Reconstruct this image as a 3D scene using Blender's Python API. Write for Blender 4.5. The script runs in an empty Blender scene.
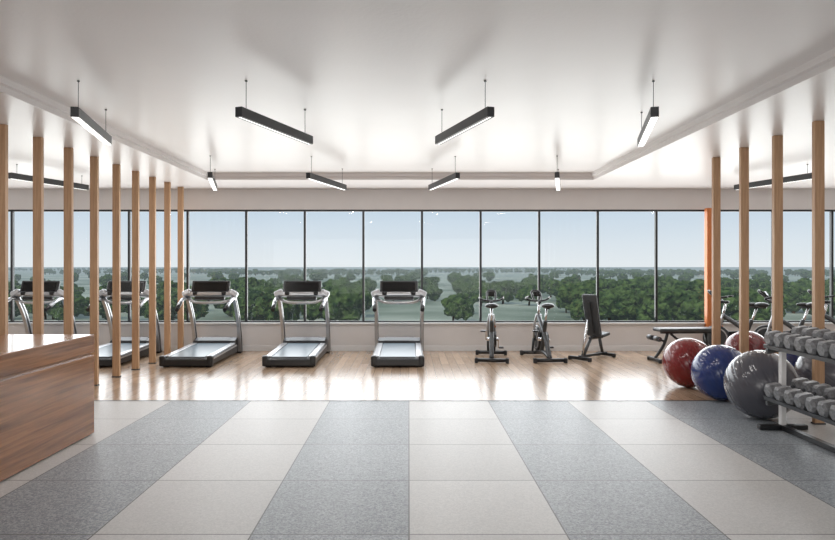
import bpy, bmesh, math, random
from mathutils import Vector, Matrix, Euler, noise
random.seed(7)
S=bpy.context.scene
C=S.collection
# ------------------------------------------------------------------ materials
MATS={}
def pmat(name,col,rough=.5,metal=0,spec=.5,emit=None,es=0,coat=0,nvar=0,nscale=20,bump=0,bscale=200):
    if name in MATS: return MATS[name]
    m=bpy.data.materials.new(name); m.use_nodes=True
    nt=m.node_tree; b=nt.nodes['Principled BSDF']
    b.inputs['Base Color'].default_value=(*col,1); b.inputs['Roughness'].default_value=rough
    b.inputs['Metallic'].default_value=metal; b.inputs['Specular IOR Level'].default_value=spec
    b.inputs['Coat Weight'].default_value=coat
    if emit: b.inputs['Emission Color'].default_value=(*emit,1); b.inputs['Emission Strength'].default_value=es
    tc=nt.nodes.new('ShaderNodeTexCoord')
    if nvar:
        n=nt.nodes.new('ShaderNodeTexNoise'); n.inputs['Scale'].default_value=nscale; n.inputs['Detail'].default_value=5
        nt.links.new(tc.outputs['Object'],n.inputs['Vector'])
        r=nt.nodes.new('ShaderNodeValToRGB'); e=r.color_ramp.elements
        e[0].position=.3; e[1].position=.7
        e[0].color=(*[c*(1-nvar) for c in col],1); e[1].color=(*[min(1,c*(1+nvar)) for c in col],1)
        nt.links.new(n.outputs['Fac'],r.inputs['Fac']); nt.links.new(r.outputs['Color'],b.inputs['Base Color'])
    if bump:
        n=nt.nodes.new('ShaderNodeTexNoise'); n.inputs['Scale'].default_value=bscale; n.inputs['Detail'].default_value=3
        nt.links.new(tc.outputs['Object'],n.inputs['Vector'])
        bp=nt.nodes.new('ShaderNodeBump'); bp.inputs['Strength'].default_value=bump; bp.inputs['Distance'].default_value=.01
        nt.links.new(n.outputs['Fac'],bp.inputs['Height']); nt.links.new(bp.outputs['Normal'],b.inputs['Normal'])
    MATS[name]=m; return m

def woodmat(name,c1,c2,scale=(1,1,1),rough=.35,dist=6,sc=3,coat=0,p0=.32,p1=.68):
    m=bpy.data.materials.new(name); m.use_nodes=True; nt=m.node_tree; b=nt.nodes['Principled BSDF']
    tc=nt.nodes.new('ShaderNodeTexCoord'); mp=nt.nodes.new('ShaderNodeMapping'); mp.inputs['Scale'].default_value=scale
    nt.links.new(tc.outputs['Object'],mp.inputs['Vector'])
    n=nt.nodes.new('ShaderNodeTexNoise'); n.inputs['Scale'].default_value=sc; n.inputs['Detail'].default_value=10; n.inputs['Roughness'].default_value=.65; n.inputs['Distortion'].default_value=dist*.15
    nt.links.new(mp.outputs['Vector'],n.inputs['Vector'])
    r=nt.nodes.new('ShaderNodeValToRGB'); e=r.color_ramp.elements
    e[0].position=p0; e[0].color=(*c1,1); e[1].position=p1; e[1].color=(*c2,1)
    nt.links.new(n.outputs['Fac'],r.inputs['Fac']); nt.links.new(r.outputs['Color'],b.inputs['Base Color'])
    b.inputs['Roughness'].default_value=rough; b.inputs['Coat Weight'].default_value=coat; b.inputs['Coat Roughness'].default_value=.12
    MATS[name]=m; return m

black=pmat('black_plastic',(.012,.013,.015),.32)
rubber=pmat('black_rubber',(.02,.02,.022),.7,bump=.3)
silver=pmat('brushed_silver',(.50,.51,.53),.28,.8)
dsilver=pmat('dark_steel',(.07,.075,.08),.35,.5)
chrome=pmat('chrome',(.65,.66,.68),.15,1)
screen=pmat('dark_screen',(.004,.004,.005),.25,spec=.3)
belt=pmat('treadmill_belt',(.15,.20,.24),.28,nvar=.1,nscale=60)
vinyl=pmat('grey_vinyl',(.045,.05,.055),.45,bump=.1)
white=pmat('white_paint_metal',(.75,.75,.75),.35)
wallm=pmat('wall_paint',(.69,.665,.655),.6,nvar=.02,nscale=3)
ceilm=pmat('ceiling_satin_paint',(.81,.775,.765),.32,spec=.62,nvar=.012,nscale=1.5,bump=.12,bscale=35)
frame=pmat('dark_window_frame',(.012,.014,.016),.4)
orange=pmat('orange_paint',(.55,.17,.045),.45,nvar=.05)
fixt=pmat('graphite_fixture',(.03,.032,.035),.4)
diff=pmat('led_diffuser',(.9,.9,.9),.4,emit=(1,.98,.95),es=1.3)
dbm=pmat('dumbbell_grey',(.19,.195,.205),.42,nvar=.35,nscale=45)
deskw=woodmat('desk_walnut',(.14,.048,.013),(.37,.155,.053),(14,.45,14),.25,3,1.6,coat=.5,p0=.36,p1=.64)
slatw=woodmat('slat_oak',(.38,.215,.115),(.57,.365,.215),(14,14,1),.45,3,2)

def floor_tile():
    m=bpy.data.materials.new('speckled_rubber_tile'); m.use_nodes=True; nt=m.node_tree; N=nt.nodes; L=nt.links; b=N['Principled BSDF']
    g=N.new('ShaderNodeNewGeometry'); sp=N.new('ShaderNodeSeparateXYZ'); L.new(g.outputs['Position'],sp.inputs[0])
    def M(op,a,bv=None):
        n=N.new('ShaderNodeMath'); n.operation=op
        for i,v in enumerate((a,bv)):
            if v is None: continue
            if isinstance(v,(int,float)): n.inputs[i].default_value=v
            else: L.new(v,n.inputs[i])
        return n.outputs[0]
    X=sp.outputs[0]; Y=M('SUBTRACT',sp.outputs[1],-.04)
    par=M('FLOORED_MODULO',M('FLOOR',X),2)
    def groove(v):
        f=M('FRACT',v); d=M('MINIMUM',f,M('SUBTRACT',1,f)); return M('LESS_THAN',d,.005)
    gr=M('MAXIMUM',groove(X),groove(Y))
    def vor(s):
        v=N.new('ShaderNodeTexVoronoi'); v.inputs['Scale'].default_value=s; L.new(g.outputs['Position'],v.inputs['Vector'])
        q=N.new('ShaderNodeSeparateXYZ'); L.new(v.outputs['Color'],q.inputs[0]); return q.outputs[0]
    fac=M('ADD',M('MULTIPLY',vor(75),.5),M('MULTIPLY',vor(130),.5))
    def ramp(cols):
        r=N.new('ShaderNodeValToRGB'); e=r.color_ramp.elements
        e[0].position=cols[0][0]; e[0].color=(*cols[0][1],1); e[1].position=cols[-1][0]; e[1].color=(*cols[-1][1],1)
        for p,c in cols[1:-1]: x=e.new(p); x.color=(*c,1)
        L.new(fac,r.inputs[0]); return r.outputs[0]
    light=ramp([(.1,(.45,.45,.445)),(.5,(.51,.505,.495)),(.9,(.57,.565,.555))])
    dark=ramp([(.1,(.14,.16,.18)),(.5,(.255,.28,.305)),(.92,(.44,.465,.49))])
    def mix(f,a,c):
        x=N.new('ShaderNodeMix'); x.data_type='RGBA'; L.new(f,x.inputs[0])
        for i,v in ((6,a),(7,c)):
            if isinstance(v,tuple): x.inputs[i].default_value=(*v,1)
            else: L.new(v,x.inputs[i])
        return x.outputs[2]
    wn=N.new('ShaderNodeTexWhiteNoise'); wn.noise_dimensions='2D'; cb=N.new('ShaderNodeCombineXYZ'); L.new(M('FLOOR',X),cb.inputs[0]); L.new(M('FLOOR',Y),cb.inputs[1]); L.new(cb.outputs[0],wn.inputs['Vector'])
    col=mix(par,light,dark)
    hs=N.new('ShaderNodeHueSaturation'); L.new(col,hs.inputs['Color']); L.new(M('ADD',M('MULTIPLY',wn.outputs['Value'],.12),.94),hs.inputs['Value'])
    L.new(mix(gr,hs.outputs[0],(.10,.10,.10)),b.inputs['Base Color'])
    b.inputs['Roughness'].default_value=.38; b.inputs['Specular IOR Level'].default_value=.45
    return m
def floor_wood():
    m=bpy.data.materials.new('oak_plank_floor'); m.use_nodes=True; nt=m.node_tree; N=nt.nodes; L=nt.links; b=N['Principled BSDF']
    g=N.new('ShaderNodeNewGeometry'); mp=N.new('ShaderNodeMapping'); mp.inputs['Rotation'].default_value=(0,0,math.pi/2); L.new(g.outputs['Position'],mp.inputs['Vector'])
    br=N.new('ShaderNodeTexBrick'); L.new(mp.outputs[0],br.inputs['Vector']); br.offset=.37
    br.inputs['Scale'].default_value=1; br.inputs['Brick Width'].default_value=1.3; br.inputs['Row Height'].default_value=.14; br.inputs['Mortar Size'].default_value=.002
    br.inputs['Color1'].default_value=(.46,.335,.235,1); br.inputs['Color2'].default_value=(.32,.225,.15,1); br.inputs['Mortar'].default_value=(.12,.08,.055,1)
    m2=N.new('ShaderNodeMapping'); m2.inputs['Scale'].default_value=(18,1.5,1); L.new(g.outputs['Position'],m2.inputs['Vector'])
    n=N.new('ShaderNodeTexNoise'); n.inputs['Scale'].default_value=2; n.inputs['Detail'].default_value=7; L.new(m2.outputs[0],n.inputs['Vector'])
    x=N.new('ShaderNodeMix'); x.data_type='RGBA'; x.blend_type='SOFT_LIGHT'; x.inputs[0].default_value=.4; L.new(br.outputs['Color'],x.inputs[6]); L.new(n.outputs['Fac'],x.inputs[7])
    L.new(x.outputs[2],b.inputs['Base Color'])
    b.inputs['Roughness'].default_value=.2; b.inputs['Specular IOR Level'].default_value=.62
    return m
def glassm():
    m=bpy.data.materials.new('window_glass'); m.use_nodes=True; nt=m.node_tree; N=nt.nodes; L=nt.links
    N.remove(N['Principled BSDF']); o=N['Material Output']
    t=N.new('ShaderNodeBsdfTransparent'); t.inputs[0].default_value=(.97,.985,.99,1)
    g=N.new('ShaderNodeBsdfGlossy'); g.inputs['Roughness'].default_value=.02
    x=N.new('ShaderNodeMixShader'); x.inputs[0].default_value=.008
    L.new(t.outputs[0],x.inputs[1]); L.new(g.outputs[0],x.inputs[2]); L.new(x.outputs[0],o.inputs[0]); return m
glass=glassm()
def hazy(name,ca,cb,scale,p0=.4,p1=.6,rnd=False,D=900):
    m=bpy.data.materials.new(name); m.use_nodes=True; nt=m.node_tree; N=nt.nodes; L=nt.links; b=N['Principled BSDF']; o=N['Material Output']
    b.inputs['Roughness'].default_value=.9; b.inputs['Specular IOR Level'].default_value=.1
    g=N.new('ShaderNodeNewGeometry')
    n=N.new('ShaderNodeTexNoise'); n.inputs['Scale'].default_value=scale; n.inputs['Detail'].default_value=6; L.new(g.outputs['Position'],n.inputs['Vector'])
    r=N.new('ShaderNodeValToRGB'); e=r.color_ramp.elements; e[0].position=p0; e[1].position=p1; e[0].color=(*ca,1); e[1].color=(*cb,1)
    L.new(n.outputs['Fac'],r.inputs[0]); L.new(r.outputs[0],b.inputs['Base Color'])
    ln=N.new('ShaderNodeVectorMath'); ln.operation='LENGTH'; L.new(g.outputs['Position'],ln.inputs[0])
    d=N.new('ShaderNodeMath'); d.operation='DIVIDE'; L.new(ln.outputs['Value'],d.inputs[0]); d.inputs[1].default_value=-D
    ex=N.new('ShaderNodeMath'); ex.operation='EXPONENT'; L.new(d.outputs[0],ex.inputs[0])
    em=N.new('ShaderNodeEmission'); em.inputs[0].default_value=(.38,.45,.49,1)  # distance haze painted over the surface colour as emission
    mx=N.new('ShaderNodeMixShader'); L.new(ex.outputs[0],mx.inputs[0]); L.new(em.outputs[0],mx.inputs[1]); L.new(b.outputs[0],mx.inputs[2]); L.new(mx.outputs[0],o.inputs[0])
    return m

# ------------------------------------------------------------------ builder
class B:
    def __init__(s): s.bm=bmesh.new(); s.m=[]; s.cur=None
    def mi(s,mat):
        if mat not in s.m: s.m.append(mat)
        return s.m.index(mat)
    def paint(s,faces,mat,smooth=False):
        i=s.mi(mat)
        for f in faces: f.material_index=i; f.smooth=smooth
    def box(s,c,d,mat,rot=(0,0,0),bev=0):
        M=Matrix.Translation(c)@Euler(rot).to_matrix().to_4x4()@Matrix.Diagonal((*d,1))
        r=bmesh.ops.create_cube(s.bm,size=1,matrix=M); vs=r['verts']
        fs=set(f for v in vs for f in v.link_faces)
        if bev:
            es=list(set(e for v in vs for e in v.link_edges))
            rr=bmesh.ops.bevel(s.bm,geom=es,offset=bev,segments=3,affect='EDGES',profile=.5)
            vs2=set(rr['verts']); fs=set(rr['faces'])|set(f for f in fs if f.is_valid)
            fs|=set(f for v in vs2 for f in v.link_faces)
        s.paint(fs,mat)
    def prism(s,poly,x0,x1,mat,axis='x'):
        def P(t,a,b): return (t,a,b) if axis=='x' else ((a,t,b) if axis=='y' else (a,b,t))
        A=[s.bm.verts.new(P(x0,*p)) for p in poly]; Bv=[s.bm.verts.new(P(x1,*p)) for p in poly]
        fs=[s.bm.faces.new(A),s.bm.faces.new(Bv[::-1])]
        n=len(poly)
        for i in range(n): fs.append(s.bm.faces.new((A[i],Bv[i],Bv[(i+1)%n],A[(i+1)%n])))
        bmesh.ops.recalc_face_normals(s.bm,faces=fs); s.paint(fs,mat)
    def strip(s,pts,w,x0,x1,mat,w2=None):
        pts=[Vector(p) for p in cr([(*p,0) for p in pts],6)]; n=len(pts); a=[];b=[]
        w2=w if w2 is None else w2
        for i,p in enumerate(pts):
            t=(pts[min(i+1,n-1)]-pts[max(i-1,0)]).normalized(); nn=Vector((-t.y,t.x,0)); ww=(w+(w2-w)*i/(n-1))/2
            a.append(p+nn*ww); b.append(p-nn*ww)
        for i in range(n-1):
            q=[(a[i].x,a[i].y),(a[i+1].x,a[i+1].y),(b[i+1].x,b[i+1].y),(b[i].x,b[i].y)]
            V=[s.bm.verts.new((x,*p)) for x in (x0,x1) for p in q]
            fs=[s.bm.faces.new([V[k] for k in f]) for f in ((0,1,5,4),(1,2,6,5),(2,3,7,6),(3,0,4,7),(0,3,2,1),(4,5,6,7))]
            s.paint(fs,mat)
    def tube(s,pts,r,mat,seg=10,smooth=True,sub=6,r2=None):
        P=[Vector(p) for p in (cr(pts,sub) if smooth and len(pts)>2 else pts)]
        n=len(P); rings=[]; up=None; r2=r if r2 is None else r2
        for i,p in enumerate(P):
            t=(P[min(i+1,n-1)]-P[max(i-1,0)]).normalized()
            if up is None:
                up=Vector((0,0,1)) if abs(t.z)<.9 else Vector((1,0,0))
            u=(up-t*up.dot(t)).normalized(); up=u; v=t.cross(u); rr=r+(r2-r)*i/(n-1)
            rings.append([s.bm.verts.new(p+u*math.cos(a)*rr+v*math.sin(a)*rr) for a in [2*math.pi*k/seg for k in range(seg)]])
        fs=[]
        for i in range(n-1):
            for k in range(seg): fs.append(s.bm.faces.new((rings[i][k],rings[i][(k+1)%seg],rings[i+1][(k+1)%seg],rings[i+1][k])))
        s.paint(fs,mat,True)
        cs=[s.bm.faces.new(rings[0][::-1]),s.bm.faces.new(rings[-1])]; s.paint(cs,mat)
    def cyl(s,a,b,r,mat,seg=20,r2=None): s.tube([a,b],r,mat,seg,False,r2=r2)
    def sphere(s,c,r,mat,sc=(1,1,1),rot=(0,0,0),u=24,v=16):
        M=Matrix.Translation(c)@Euler(rot).to_matrix().to_4x4()@Matrix.Diagonal((r*sc[0],r*sc[1],r*sc[2],1))
        q=bmesh.ops.create_uvsphere(s.bm,u_segments=u,v_segments=v,radius=1,matrix=M)
        s.paint(set(f for x in q['verts'] for f in x.link_faces),mat,True)
    def torus(s,c,R,r,mat,axis='x',seg=40,rs=10,sq=1):
        rings=[]
        for i in range(seg):
            a=2*math.pi*i/seg; ring=[]
            for k in range(rs):
                b=2*math.pi*k/rs; rad=R+r*math.cos(b); h=r*math.sin(b)*sq
                p=(h,rad*math.cos(a),rad*math.sin(a)) if axis=='x' else (rad*math.cos(a),rad*math.sin(a),h)
                ring.append(s.bm.verts.new(Vector(c)+Vector(p)))
            rings.append(ring)
        fs=[s.bm.faces.new((rings[i][k],rings[i][(k+1)%rs],rings[(i+1)%seg][(k+1)%rs],rings[(i+1)%seg][k])) for i in range(seg) for k in range(rs)]
        s.paint(fs,mat,True)
    def mesh(s,name):
        bmesh.ops.recalc_face_normals(s.bm,faces=s.bm.faces[:])
        me=bpy.data.meshes.new(name); s.bm.to_mesh(me); s.bm.free()
        for m in s.m: me.materials.append(m)
        return me
    def obj(s,name,loc=(0,0,0),rz=0,parent=None):
        return place(s.mesh(name),name,loc,rz,parent)
def place(me,name,loc=(0,0,0),rz=0,parent=None,sc=1):
    o=bpy.data.objects.new(name,me); o.location=loc; o.rotation_euler=(0,0,rz); o.scale=(sc,)*3
    C.objects.link(o)
    if parent: o.parent=parent
    return o
def cr(pts,sub):
    P=[Vector(p) for p in pts]; out=[]; n=len(P)
    for i in range(n-1):
        p0=P[max(i-1,0)];p1=P[i];p2=P[i+1];p3=P[min(i+2,n-1)]
        for k in range(sub):
            t=k/sub
            out.append(.5*((2*p1)+(p2-p0)*t+(2*p0-5*p1+4*p2-p3)*t*t+(3*p1-p0-3*p2+p3)*t**3))
    out.append(P[-1]); return out

# ------------------------------------------------------------------ room
XL,XR,YB,YF=-9.217,9.743,-5.0,12.6
ZS,ZC=3.27,3.39
TX0,TX1,TY1=-3.66,3.34,11.3
SILL,HEAD=.57,2.85
bm=bmesh.new()
def quad(x0,x1,y0,y1,mi):
    v=[bm.verts.new(p) for p in ((x0,y0,0),(x1,y0,0),(x1,y1,0),(x0,y1,0))]; f=bm.faces.new(v); f.material_index=mi
    r=[bm.verts.new((p.co.x,p.co.y,-.2)) for p in v]; g=bm.faces.new(r[::-1]); g.material_index=mi
quad(XL-.2,XR+.2,YB-.2,7.9,0); quad(XL-.2,XR+.2,7.9,YF+.2,1)
me=bpy.data.meshes.new('floor'); bm.to_mesh(me); me.materials.append(floor_tile()); me.materials.append(floor_wood()); place(me,'floor')
b=B(); b.box(((XL+XR)/2,7.9,.002),(XR-XL,.02,.004),dsilver); b.obj('trim_1')

b=B()
b.box(((TX0+TX1)/2,(YB+TY1)/2,ZC+.15),(TX1-TX0,TY1-YB,.3),ceilm)
b.box(((XL+TX0)/2,(YB+YF)/2,ZS+.2),(TX0-XL+.0,YF-YB,.4),ceilm)
b.box(((XR+TX1)/2,(YB+YF)/2,ZS+.2),(XR-TX1+.0,YF-YB,.4),ceilm)
b.box(((TX0+TX1)/2,(TY1+YF)/2,ZS+.2),(TX1-TX0,YF-TY1,.4),ceilm)
e=.05
b.box((TX0+e/2,(YB+TY1)/2,ZC-.03),(e,TY1-YB,.06),ceilm); b.box((TX1-e/2,(YB+TY1)/2,ZC-.03),(e,TY1-YB,.06),ceilm)
b.box(((TX0+TX1)/2,TY1-e/2,ZC-.03),(TX1-TX0-2*e,e,.06),ceilm)
b.obj('ceiling')
T=.2
b=B(); b.box(((XL+XR)/2,YF+T/2,SILL/2),(XR-XL,T,SILL),wallm); b.box(((XL+XR)/2,YF+T/2,(HEAD+ZS)/2),(XR-XL,T,ZS-HEAD),wallm); b.obj('wall_back')
b=B(); b.box((XL-T/2,(YB+YF)/2,ZS/2),(T,YF-YB+2*T,ZS),wallm); b.obj('wall_left')
b=B(); b.box((XR+T/2,(YB+YF)/2,ZS/2),(T,YF-YB+2*T,ZS),wallm); b.obj('wall_right')
b=B(); b.box(((XL+XR)/2,YB-T/2,ZS/2),(XR-XL,T,ZS),wallm); b.obj('wall_rear')
b=B(); b.box(((XL+XR)/2,YF-.01,.05),(XR-XL,.02,.10),white); b.obj('baseboard_back')
b=B(); b.box(((XL+XR)/2,YF-.02,SILL-.015),(XR-XL,.08,.03),white,bev=.006); b.obj('trim_2')
n=0; x=XL; w=1.185
while x<XR-.1:
    n+=1; b=B(); x1=x+w; f=.022
    b.box((x+f/2,YF+.04,(SILL+HEAD)/2),(f,.06,HEAD-SILL),frame); b.box((x1-f/2,YF+.04,(SILL+HEAD)/2),(f,.06,HEAD-SILL),frame)
    b.box(((x+x1)/2,YF+.04,SILL+.015),(w-2*f,.06,.03),frame); b.box(((x+x1)/2,YF+.04,HEAD-.02),(w-2*f,.06,.04),frame)
    b.box(((x+x1)/2,YF+.05,(SILL+HEAD)/2),(w-2*f,.008,HEAD-SILL-.07),glass)
    b.obj('window_%d'%n); x=x1

b=B(); b.box((6.02,YF-.08,HEAD/2+.01),(.13,.13,HEAD+.02),orange,bev=.01); b.box((6.02,YF-.08,.03),(.17,.15,.06),dsilver); b.obj('orange_column')
def slat(x,y):
    b=B(); b.box((0,0,ZS/2),(.105,.055,ZS-.002),slatw,bev=.004); b.box((0,0,.008),(.12,.07,.016),dsilver); b.obj('wooden_slat',(x,y,0))
for i in range(12): slat(-4.5,12.3-.675*i)
for i in range(7): slat(4.42,8.98-.747*i)

# reception desk
b=B()
x0,x1,y0,y1,zt=-4.38,-3.2,2.0,6.35,1.01
b.box(((x0+x1)/2,(y0+y1)/2,zt-.09),(x1-x0,y1-y0,.18),deskw,bev=.006)
b.box(((x0+x1)/2-.01,(y0+y1)/2,.80),(x1-x0-.04,y1-y0-.03,.06),deskw)
b.box(((x0+x1)/2,(y0+y1)/2,.405),(x1-x0-.004,y1-y0,.79),deskw,bev=.004)
b.obj('reception_desk')

# ------------------------------------------------------------------ pendants
def pendant(a,c,zc,dw=.03,zr=3.08):
    a=Vector((*a,0));c=Vector((*c,0)); L=(c-a).length; mid=(a+c)/2; rz=math.atan2((c-a).y,(c-a).x)
    b=B(); h=.09; ww=.07
    b.box((0,0,0),(L,ww,h),fixt,bev=.004)
    b.box((0,0,-h/2-.001),(L-.03,dw,.004),diff)
    for sx in (-1,1):
        b.cyl((sx*(L/2-.12),0,h/2),(sx*(L/2-.12),0,zc-zr),.003,fixt,8)
        b.cyl((sx*(L/2-.12),0,zc-zr-.01),(sx*(L/2-.12),0,zc-zr),.012,fixt,12)
    o=b.obj('linear_pendant_light',(mid.x,mid.y,zr),rz)
    l=bpy.data.lights.new('led_strip','AREA'); l.shape='RECTANGLE'; l.size=L-.04; l.size_y=ww-.02; l.energy=12; l.color=(1,.97,.94)
    lo=bpy.data.objects.new('led_strip',l); lo.location=(0,0,-h/2-.012); C.objects.link(lo); lo.parent=o
pendant((-2.98,5.56),(-3.29,6.83),ZC,.06); pendant((-1.52,5.56),(-1.08,6.83),ZC,.012); pendant((.73,5.56),(.317,6.83),ZC,.012); pendant((2.19,5.56),(2.58,6.95),ZC,.06)
pendant((-3.0,9.4),(-3.4,10.95),ZC,.06); pendant((-1.53,9.46),(-1.12,10.9),ZC); pendant((.74,9.46),(.37,10.9),ZC); pendant((2.23,9.4),(2.62,10.95),ZC,.06)
pendant((-6.05,9.46),(-5.62,10.9),ZS,.012); pendant((6.15,9.46),(5.7,10.9),ZS,.012)

# ------------------------------------------------------------------ treadmill
def treadmill():
    b=B()
    b.box((0,-.15,.075),(.62,1.6,.07),black,bev=.01)
    for s in (-1,1):
        b.prism([(-.93,.05),(-.95,.12),(-.90,.16),(.55,.21),(.62,.18),(.62,.05)],s*.30,s*.43,black)
        b.prism([(-.92,.125),(-.88,.15),(.55,.20),(.60,.17)],s*.425,s*.437,silver)
        b.box((s*.365,-.17,.195),(.10,1.42,.03),silver,rot=(math.radians(2),0,0),bev=.008)
        b.box((s*.38,.86,.04),(.14,.14,.08),rubber,bev=.01); b.box((s*.36,-.86,.03),(.10,.10,.06),rubber,bev=.01)
    b.box((0,-.17,.188),(.60,1.46,.03),belt,rot=(math.radians(2),0,0))
    b.cyl((-.30,-.90,.13),(.30,-.90,.13),.045,black,20)
    b.box((0,-.945,.085),(.90,.08,.13),black,bev=.025)
    for s in (-1,1): b.box((s*.40,-.93,.12),(.10,.12,.16),black,bev=.03)
    b.prism([(.52,.06),(.50,.20),(.56,.27),(.70,.32),(.86,.30),(.94,.20),(.95,.06)],-.40,.40,black)
    b.prism([(.56,.275),(.70,.328),(.84,.308),(.82,.30),(.70,.318),(.57,.268)],-.28,.28,black)
    for s in (-1,1):
        b.strip([(.80,.05),(.74,.40),(.58,.80),(.36,1.12)],.13,s*.41,s*.47,silver,w2=.09)
        b.strip([(.80,.05),(.74,.40),(.58,.80),(.36,1.12)],.05,s*.405,s*.476,black,w2=.03)
        b.tube([(s*.44,.42,1.06),(s*.46,.22,1.10),(s*.45,-.02,1.02),(s*.43,-.20,.92)],.032,silver)
        b.tube([(s*.45,.02,1.035),(s*.43,-.22,.915)],.036,black,smooth=False)
    b.tube([(-.44,.40,1.12),(-.30,.27,1.04),(0,.22,1.02),(.30,.27,1.04),(.44,.40,1.12)],.028,silver)
    b.box((0,.34,1.17),(.86,.16,.08),silver,rot=(-.3,0,0),bev=.03)
    b.box((0,.36,1.305),(.72,.05,.26),black,rot=(-.35,0,0),bev=.02)
    b.box((0,.334,1.31),(.62,.008,.19),screen,rot=(-.35,0,0))
    for s in (-1,1):
        b.box((s*.43,.34,1.19),(.17,.16,.11),silver,rot=(-.3,s*.45,0),bev=.03)
        b.cyl((s*.27,.28,1.17),(s*.27,.27,1.23),.045,black,16)
    b.box((0,.30,1.10),(.56,.10,.06),black,rot=(-.3,0,0),bev=.02)
    return b.mesh('treadmill')
tm=treadmill()
for x,y in ((-.19,11.45),(-2.02,11.45),(-3.75,11.45),(-5.35,11.45),(-6.98,11.45)): place(tm,'treadmill',(x,y,0),0)

# ------------------------------------------------------------------ bikes
def bike():
    b=B()
    for y in (-.52,.50):
        b.tube([(-.27,y,.05),(.27,y,.05)],.035,black,smooth=False); 
        for s in (-1,1): b.box((s*.27,y,.045),(.06,.09,.09),rubber,bev=.015)
    b.tube([(0,-.52,.06),(0,-.1,.13),(0,.50,.06)],.035,black)
    b.tube([(0,-.48,.08),(0,-.2,.42),(0,.02,.60),(0,.30,.78)],.042,dsilver)
    b.tube([(0,.05,.13),(0,-.10,.45),(0,-.20,.72)],.038,dsilver)
    b.tube([(0,-.18,.62),(0,-.28,.95)],.022,chrome,smooth=False)
    b.tube([(0,-.44,.955),(0,-.16,.955)],.02,black,smooth=False)
    b.sphere((0,-.36,1.0),.13,black,(.9,.95,.38)); b.sphere((0,-.22,1.0),.09,black,(.5,1.5,.4))
    for s in (-1,1): b.tube([(s*.065,.40,.34),(s*.06,.33,.62),(s*.03,.28,.80)],.022,silver); b.tube([(s*.065,.40,.34),(s*.06,.50,.07)],.022,dsilver,smooth=False)
    b.tube([(0,.30,.72),(0,.24,1.02)],.024,chrome,smooth=False)
    b.box((0,.28,1.03),(.06,.20,.05),black,bev=.015)
    b.tube([(-.20,.16,1.14),(-.22,.36,1.10),(-.14,.34,1.06),(0,.30,1.05),(.14,.34,1.06),(.22,.36,1.10),(.20,.16,1.14)],.019,black)
    b.tube([(-.07,.32,1.05),(-.08,.50,1.20),(0,.54,1.24),(.08,.50,1.20),(.07,.32,1.05)],.018,black)
    b.box((0,.42,1.18),(.13,.03,.10),screen,rot=(-.6,0,0),bev=.01)
    b.cyl((-.025,.40,.34),(.025,.40,.34),.225,dsilver,40); b.torus((0,.40,.34),.225,.022,black); 
    b.torus((0,.40,.34),.19,.028,silver,seg=40)
    b.cyl((-.045,.40,.34),(.045,.40,.34),.06,black,20)
    b.prism([(-.14,.36),(-.10,.45),(0,.50),(.30,.46),(.46,.43),(.50,.33),(.42,.25),(.0,.22),(-.10,.27)],.05,.09,black)
    b.cyl((-.09,0,.36),(.12,0,.36),.03,chrome,16)
    b.box((.125,.04,.28),(.02,.035,.19),chrome,rot=(.5,0,0)); b.box((-.10,-.04,.44),(.02,.035,.19),chrome,rot=(.5,0,0))
    b.box((.18,.085,.20),(.09,.10,.03),black,bev=.008); b.box((-.155,-.085,.52),(.09,.10,.03),black,bev=.008)
    b.tube([(.06,.36,.62),(.075,.30,.55)],.012,orange,smooth=False)
    return b.mesh('exercise_bike')
bk=bike()
place(bk,'exercise_bike',(1.52,11.5,0),math.radians(-7)); place(bk,'exercise_bike',(2.46,11.5,0),math.radians(3))
for x,a in ((6.15,50),(7.1,45),(8.05,42)): place(bk,'exercise_bike',(x,11.6,0),math.radians(a))

# ------------------------------------------------------------------ benches
def incline():
    b=B()
    b.box((-.02,0,.07),(.86,.06,.05),black,bev=.01)
    for x,w in ((-.44,.42),(.40,.34)):
        b.box((x,0,.045),(.06,w,.06),black,bev=.01)
        for s in (-1,1): b.box((x,s*w/2,.035),(.075,.04,.07),rubber,bev=.01)
    b.tube([(.28,0,.08),(.18,0,.38)],.03,dsilver,smooth=False)
    b.tube([(-.32,0,.08),(-.08,0,.40)],.03,dsilver,smooth=False)
    b.box((.06,0,.38),(.40,.05,.05),dsilver,bev=.01)
    b.box((.20,0,.43),(.26,.28,.06),vinyl,rot=(0,math.radians(-8),0),bev=.02)
    b.box((-.06,0,.80),(.06,.30,.80),vinyl,rot=(0,math.radians(-13),0),bev=.025)
    b.box((-.105,0,.76),(.03,.06,.6),dsilver,rot=(0,math.radians(-13),0))
    b.tube([(-.36,0,.09),(-.18,0,.72)],.022,chrome,smooth=False)
    return b
incline().obj('adjustable_weight_bench',(3.42,11.55,0),math.radians(40))
b=B()
b.box((0,0,.57),(1.12,.30,.06),vinyl,bev=.022); b.box((0,0,.52),(.95,.06,.04),black)
b.tube([(-.35,0,.52),(-.42,0,.30),(-.58,0,.06)],.028,black); b.tube([(.35,0,.52),(.42,0,.05)],.028,black)
b.tube([(-.30,0,.50),(.10,0,.20),(.42,0,.12)],.022,black)
for x in (-.58,.42):
    b.box((x,0,.04),(.06,.46,.06),black,bev=.012)
    for s in (-1,1): b.box((x,s*.22,.03),(.08,.05,.06),rubber,bev=.01)
for s in (-1,1): b.cyl((-.60,s*.05,.42),(-.60,s*.21,.42),.045,vinyl,16)
b.tube([(-.40,0,.36),(-.60,0,.42)],.02,black,smooth=False); b.cyl((-.60,-.22,.42),(-.60,.22,.42),.014,chrome,10)
b.obj('flat_weight_bench',(4.98,11.2,0),math.radians(4))

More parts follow.
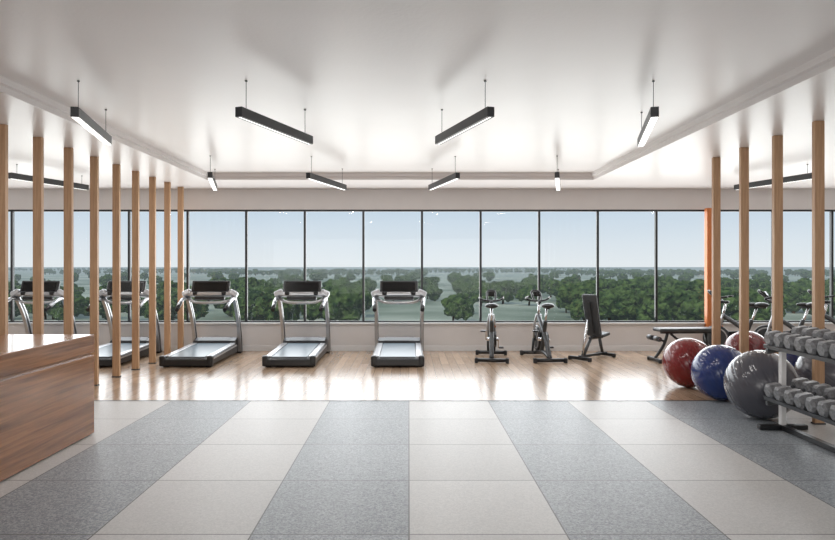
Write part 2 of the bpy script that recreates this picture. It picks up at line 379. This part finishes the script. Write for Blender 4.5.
# ------------------------------------------------------------------ balls
def ball(r,col,loc,tilt):
    m=pmat('ball_'+str(len(MATS)),col,.2,coat=.4)
    bm=bmesh.new(); bmesh.ops.create_uvsphere(bm,u_segments=64,v_segments=120,radius=1)
    for v in bm.verts:
        th=math.acos(max(-1,min(1,v.co.z)))/math.pi
        k=1
        if .2<th<.8: k=1-.009*max(0,math.cos(th*math.pi*2*12))**6
        v.co*=r*k
    for f in bm.faces: f.smooth=True
    me=bpy.data.meshes.new('exercise_ball'); 
    bmesh.ops.rotate(bm,verts=bm.verts,cent=(0,0,0),matrix=Euler(tilt).to_matrix())
    bm.to_mesh(me); bm.free(); me.materials.append(m)
    zmin=min(v.co.z for v in me.vertices)
    place(me,'exercise_ball',(loc[0],loc[1],-zmin+.001))
ball(.345,(.18,.007,.010),(3.94,8.8),(.5,.9,0))
ball(.35,(.010,.030,.15),(3.97,7.95),(.3,1.2,.2))
ball(.38,(.065,.065,.08),(3.95,7.0),(.4,1.0,-.3))
ball(.34,(.13,.008,.01),(5.36,9.9),(.5,.5,0))
ball(.35,(.012,.020,.11),(5.38,8.78),(.6,.8,.4))
ball(.35,(.07,.07,.085),(5.25,7.85),(.3,.6,0))

# ------------------------------------------------------------------ dumbbell rack
b=B(); XC=3.92; YA,YZ=6.5,4.3
tiers=((.36,.0),(.90,.04))
for y in (YA,YZ):
    b.box((XC-.03,y,.03),(.50,.07,.05),black,bev=.01)
    b.box((XC-.03,y,.50),(.05,.06,.94),white,bev=.006)
    for z,_ in tiers: b.box((XC,y,z-.05),(.40,.04,.05),dsilver,rot=(0,-.18,0),bev=.006)
b.box((XC-.03,(YA+YZ)/2,.03),(.06,YA-YZ,.05),black)
for z,_ in tiers:
    for s in (-1,1):
        b.box((XC+s*.13,(YA+YZ)/2,z-.01+s*.023),(.07,YA-YZ+.1,.02),black,rot=(0,-.18,0)); b.box((XC+s*.19,(YA+YZ)/2,z+.00+s*.034),(.015,YA-YZ+.1,.04),dsilver,rot=(0,-.18,0))
b.obj('dumbbell_rack')
b=B()
def hexhead(b,c,r,L,rot):
    M=Matrix.Translation(c)@Matrix.Rotation(-.18,4,'Y')
    n=6; rings=[]
    for dx,k in ((-L/2,.70),(-L/2+.022,1),(L/2-.022,1),(L/2,.70)):
        rings.append([b.bm.verts.new(M@Vector((dx,r*k*math.cos(a+rot),r*k*math.sin(a+rot)))) for a in [2*math.pi*i/n for i in range(n)]])
    fs=[b.bm.faces.new((rings[i][k],rings[i][(k+1)%n],rings[i+1][(k+1)%n],rings[i+1][k])) for i in range(3) for k in range(n)]
    fs+=[b.bm.faces.new(rings[0][::-1]),b.bm.faces.new(rings[-1])]; b.paint(fs,dbm)
for z,_ in tiers:
    y=YA-.04
    while y>YZ+.05:
        r=.080
        for s in (-1,1): hexhead(b,(XC+s*.14,y,z+.084+s*.0255),r,.15,0)
        b.cyl((XC-.09,y,z+.084-.016),(XC+.09,y,z+.084+.016),.016,chrome,12)
        y-=.168
b.obj('dumbbells')

# ------------------------------------------------------------------ outside
GZ=-12
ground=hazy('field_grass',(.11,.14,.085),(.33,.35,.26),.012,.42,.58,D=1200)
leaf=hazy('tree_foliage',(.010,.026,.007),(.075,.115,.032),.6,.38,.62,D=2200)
bark=pmat('bark',(.07,.05,.035),.9)
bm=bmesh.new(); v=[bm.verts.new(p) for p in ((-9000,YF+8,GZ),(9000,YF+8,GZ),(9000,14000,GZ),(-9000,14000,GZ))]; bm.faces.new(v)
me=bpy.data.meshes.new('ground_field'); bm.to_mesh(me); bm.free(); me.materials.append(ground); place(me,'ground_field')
def tree(seed):
    rnd=random.Random(seed); b=B()
    b.tube([(0,0,0),(.1,0,2),(0,.1,4.5)],.35,bark,8,r2=.18)
    for k in range(14):
        a=rnd.random()*6.28; rr=rnd.uniform(.4,3.0); z=rnd.uniform(2.6,6.6); R=rnd.uniform(1.1,1.9)*(1.1-.06*(z-3))
        M=Matrix.Translation((math.cos(a)*rr,math.sin(a)*rr,z))
        q=bmesh.ops.create_icosphere(b.bm,subdivisions=3,radius=R,matrix=M)
        for v in q['verts']:
            nn=noise.noise(v.co*1.3+Vector((seed*9,0,0)))*.7+noise.noise(v.co*3.5)*.9
            d=(v.co-M.translation).normalized(); v.co+=d*nn*.7; 
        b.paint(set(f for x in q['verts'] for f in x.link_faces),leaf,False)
    return b.mesh('tree')
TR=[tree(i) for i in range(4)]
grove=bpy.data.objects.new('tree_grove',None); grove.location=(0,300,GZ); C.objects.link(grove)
def addtree(x,y,s):
    s*=1.05
    o=bpy.data.objects.new('tree',random.choice(TR)); o.location=(x,y-300,-.2); o.rotation_euler=(0,0,random.random()*6.28); o.scale=(s*random.uniform(.95,1.3),s*random.uniform(.95,1.3),s); C.objects.link(o); o.parent=grove
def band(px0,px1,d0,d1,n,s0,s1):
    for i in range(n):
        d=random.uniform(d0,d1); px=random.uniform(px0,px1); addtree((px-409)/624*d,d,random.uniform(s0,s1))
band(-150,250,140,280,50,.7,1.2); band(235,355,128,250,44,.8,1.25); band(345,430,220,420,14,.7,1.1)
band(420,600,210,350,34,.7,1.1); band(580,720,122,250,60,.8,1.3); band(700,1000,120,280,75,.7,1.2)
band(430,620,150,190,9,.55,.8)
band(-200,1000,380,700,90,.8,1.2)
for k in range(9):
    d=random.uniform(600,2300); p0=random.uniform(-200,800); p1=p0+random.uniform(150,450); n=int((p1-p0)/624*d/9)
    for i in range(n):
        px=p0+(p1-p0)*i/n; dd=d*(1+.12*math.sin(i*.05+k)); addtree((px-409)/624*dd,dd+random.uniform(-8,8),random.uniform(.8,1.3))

# ------------------------------------------------------------------ lighting
w=bpy.data.worlds.new('sky'); S.world=w; w.use_nodes=True; nt=w.node_tree; N=nt.nodes; L=nt.links
bg=N['Background']; tc=N.new('ShaderNodeTexCoord'); sp=N.new('ShaderNodeSeparateXYZ'); L.new(tc.outputs['Generated'],sp.inputs[0])
r=N.new('ShaderNodeValToRGB'); e=r.color_ramp.elements
e[0].position=0; e[0].color=(.79,.82,.84,1); e[1].position=1; e[1].color=(.30,.46,.74,1)
x=e.new(.10); x.color=(.54,.65,.76,1); x=e.new(.035); x.color=(.72,.775,.825,1)
L.new(sp.outputs[2],r.inputs[0]); L.new(r.outputs[0],bg.inputs[0]); bg.inputs[1].default_value=1.05
sun=bpy.data.lights.new('sun','SUN'); sun.energy=3.0; sun.angle=.05; sun.color=(1,.95,.88); so=bpy.data.objects.new('sun',sun); so.rotation_euler=(math.radians(40),math.radians(-30),0); C.objects.link(so)
def area(name,loc,rot,sx,sy,e,col=(1,1,1)):
    l=bpy.data.lights.new(name,'AREA'); l.shape='RECTANGLE'; l.size=sx; l.size_y=sy; l.energy=e; l.color=col
    o=bpy.data.objects.new(name,l); o.location=loc; o.rotation_euler=rot; C.objects.link(o)
area('window_daylight',(0.3,YF+.3,1.75),(math.radians(-90),0,0),18,2.2,510,(1,.98,.96))
area('rear_fill_lamp',(0,YB+.3,1.7),(math.radians(90),0,0),14,2.6,280,(1,.985,.965))  # added fill lamp behind the camera, no real fixture
for sx in (-7,7): area('side_bay_fill_lamp',(sx,4,ZS-.03),(0,0,0),2.5,12,60,(1,.98,.96))  # invented fill lamps, added under the side bay ceilings to brighten the room

cam=bpy.data.cameras.new('camera'); co=bpy.data.objects.new('camera',cam); C.objects.link(co)
co.location=(0,0,1.7); co.rotation_euler=(math.radians(90),0,0); cam.sensor_width=36; cam.lens=36*624/835
cam.shift_x=8.5/835; cam.shift_y=-3.5/835; cam.clip_end=20000; cam.clip_start=.05
S.camera=co
S.view_settings.view_transform='Standard'
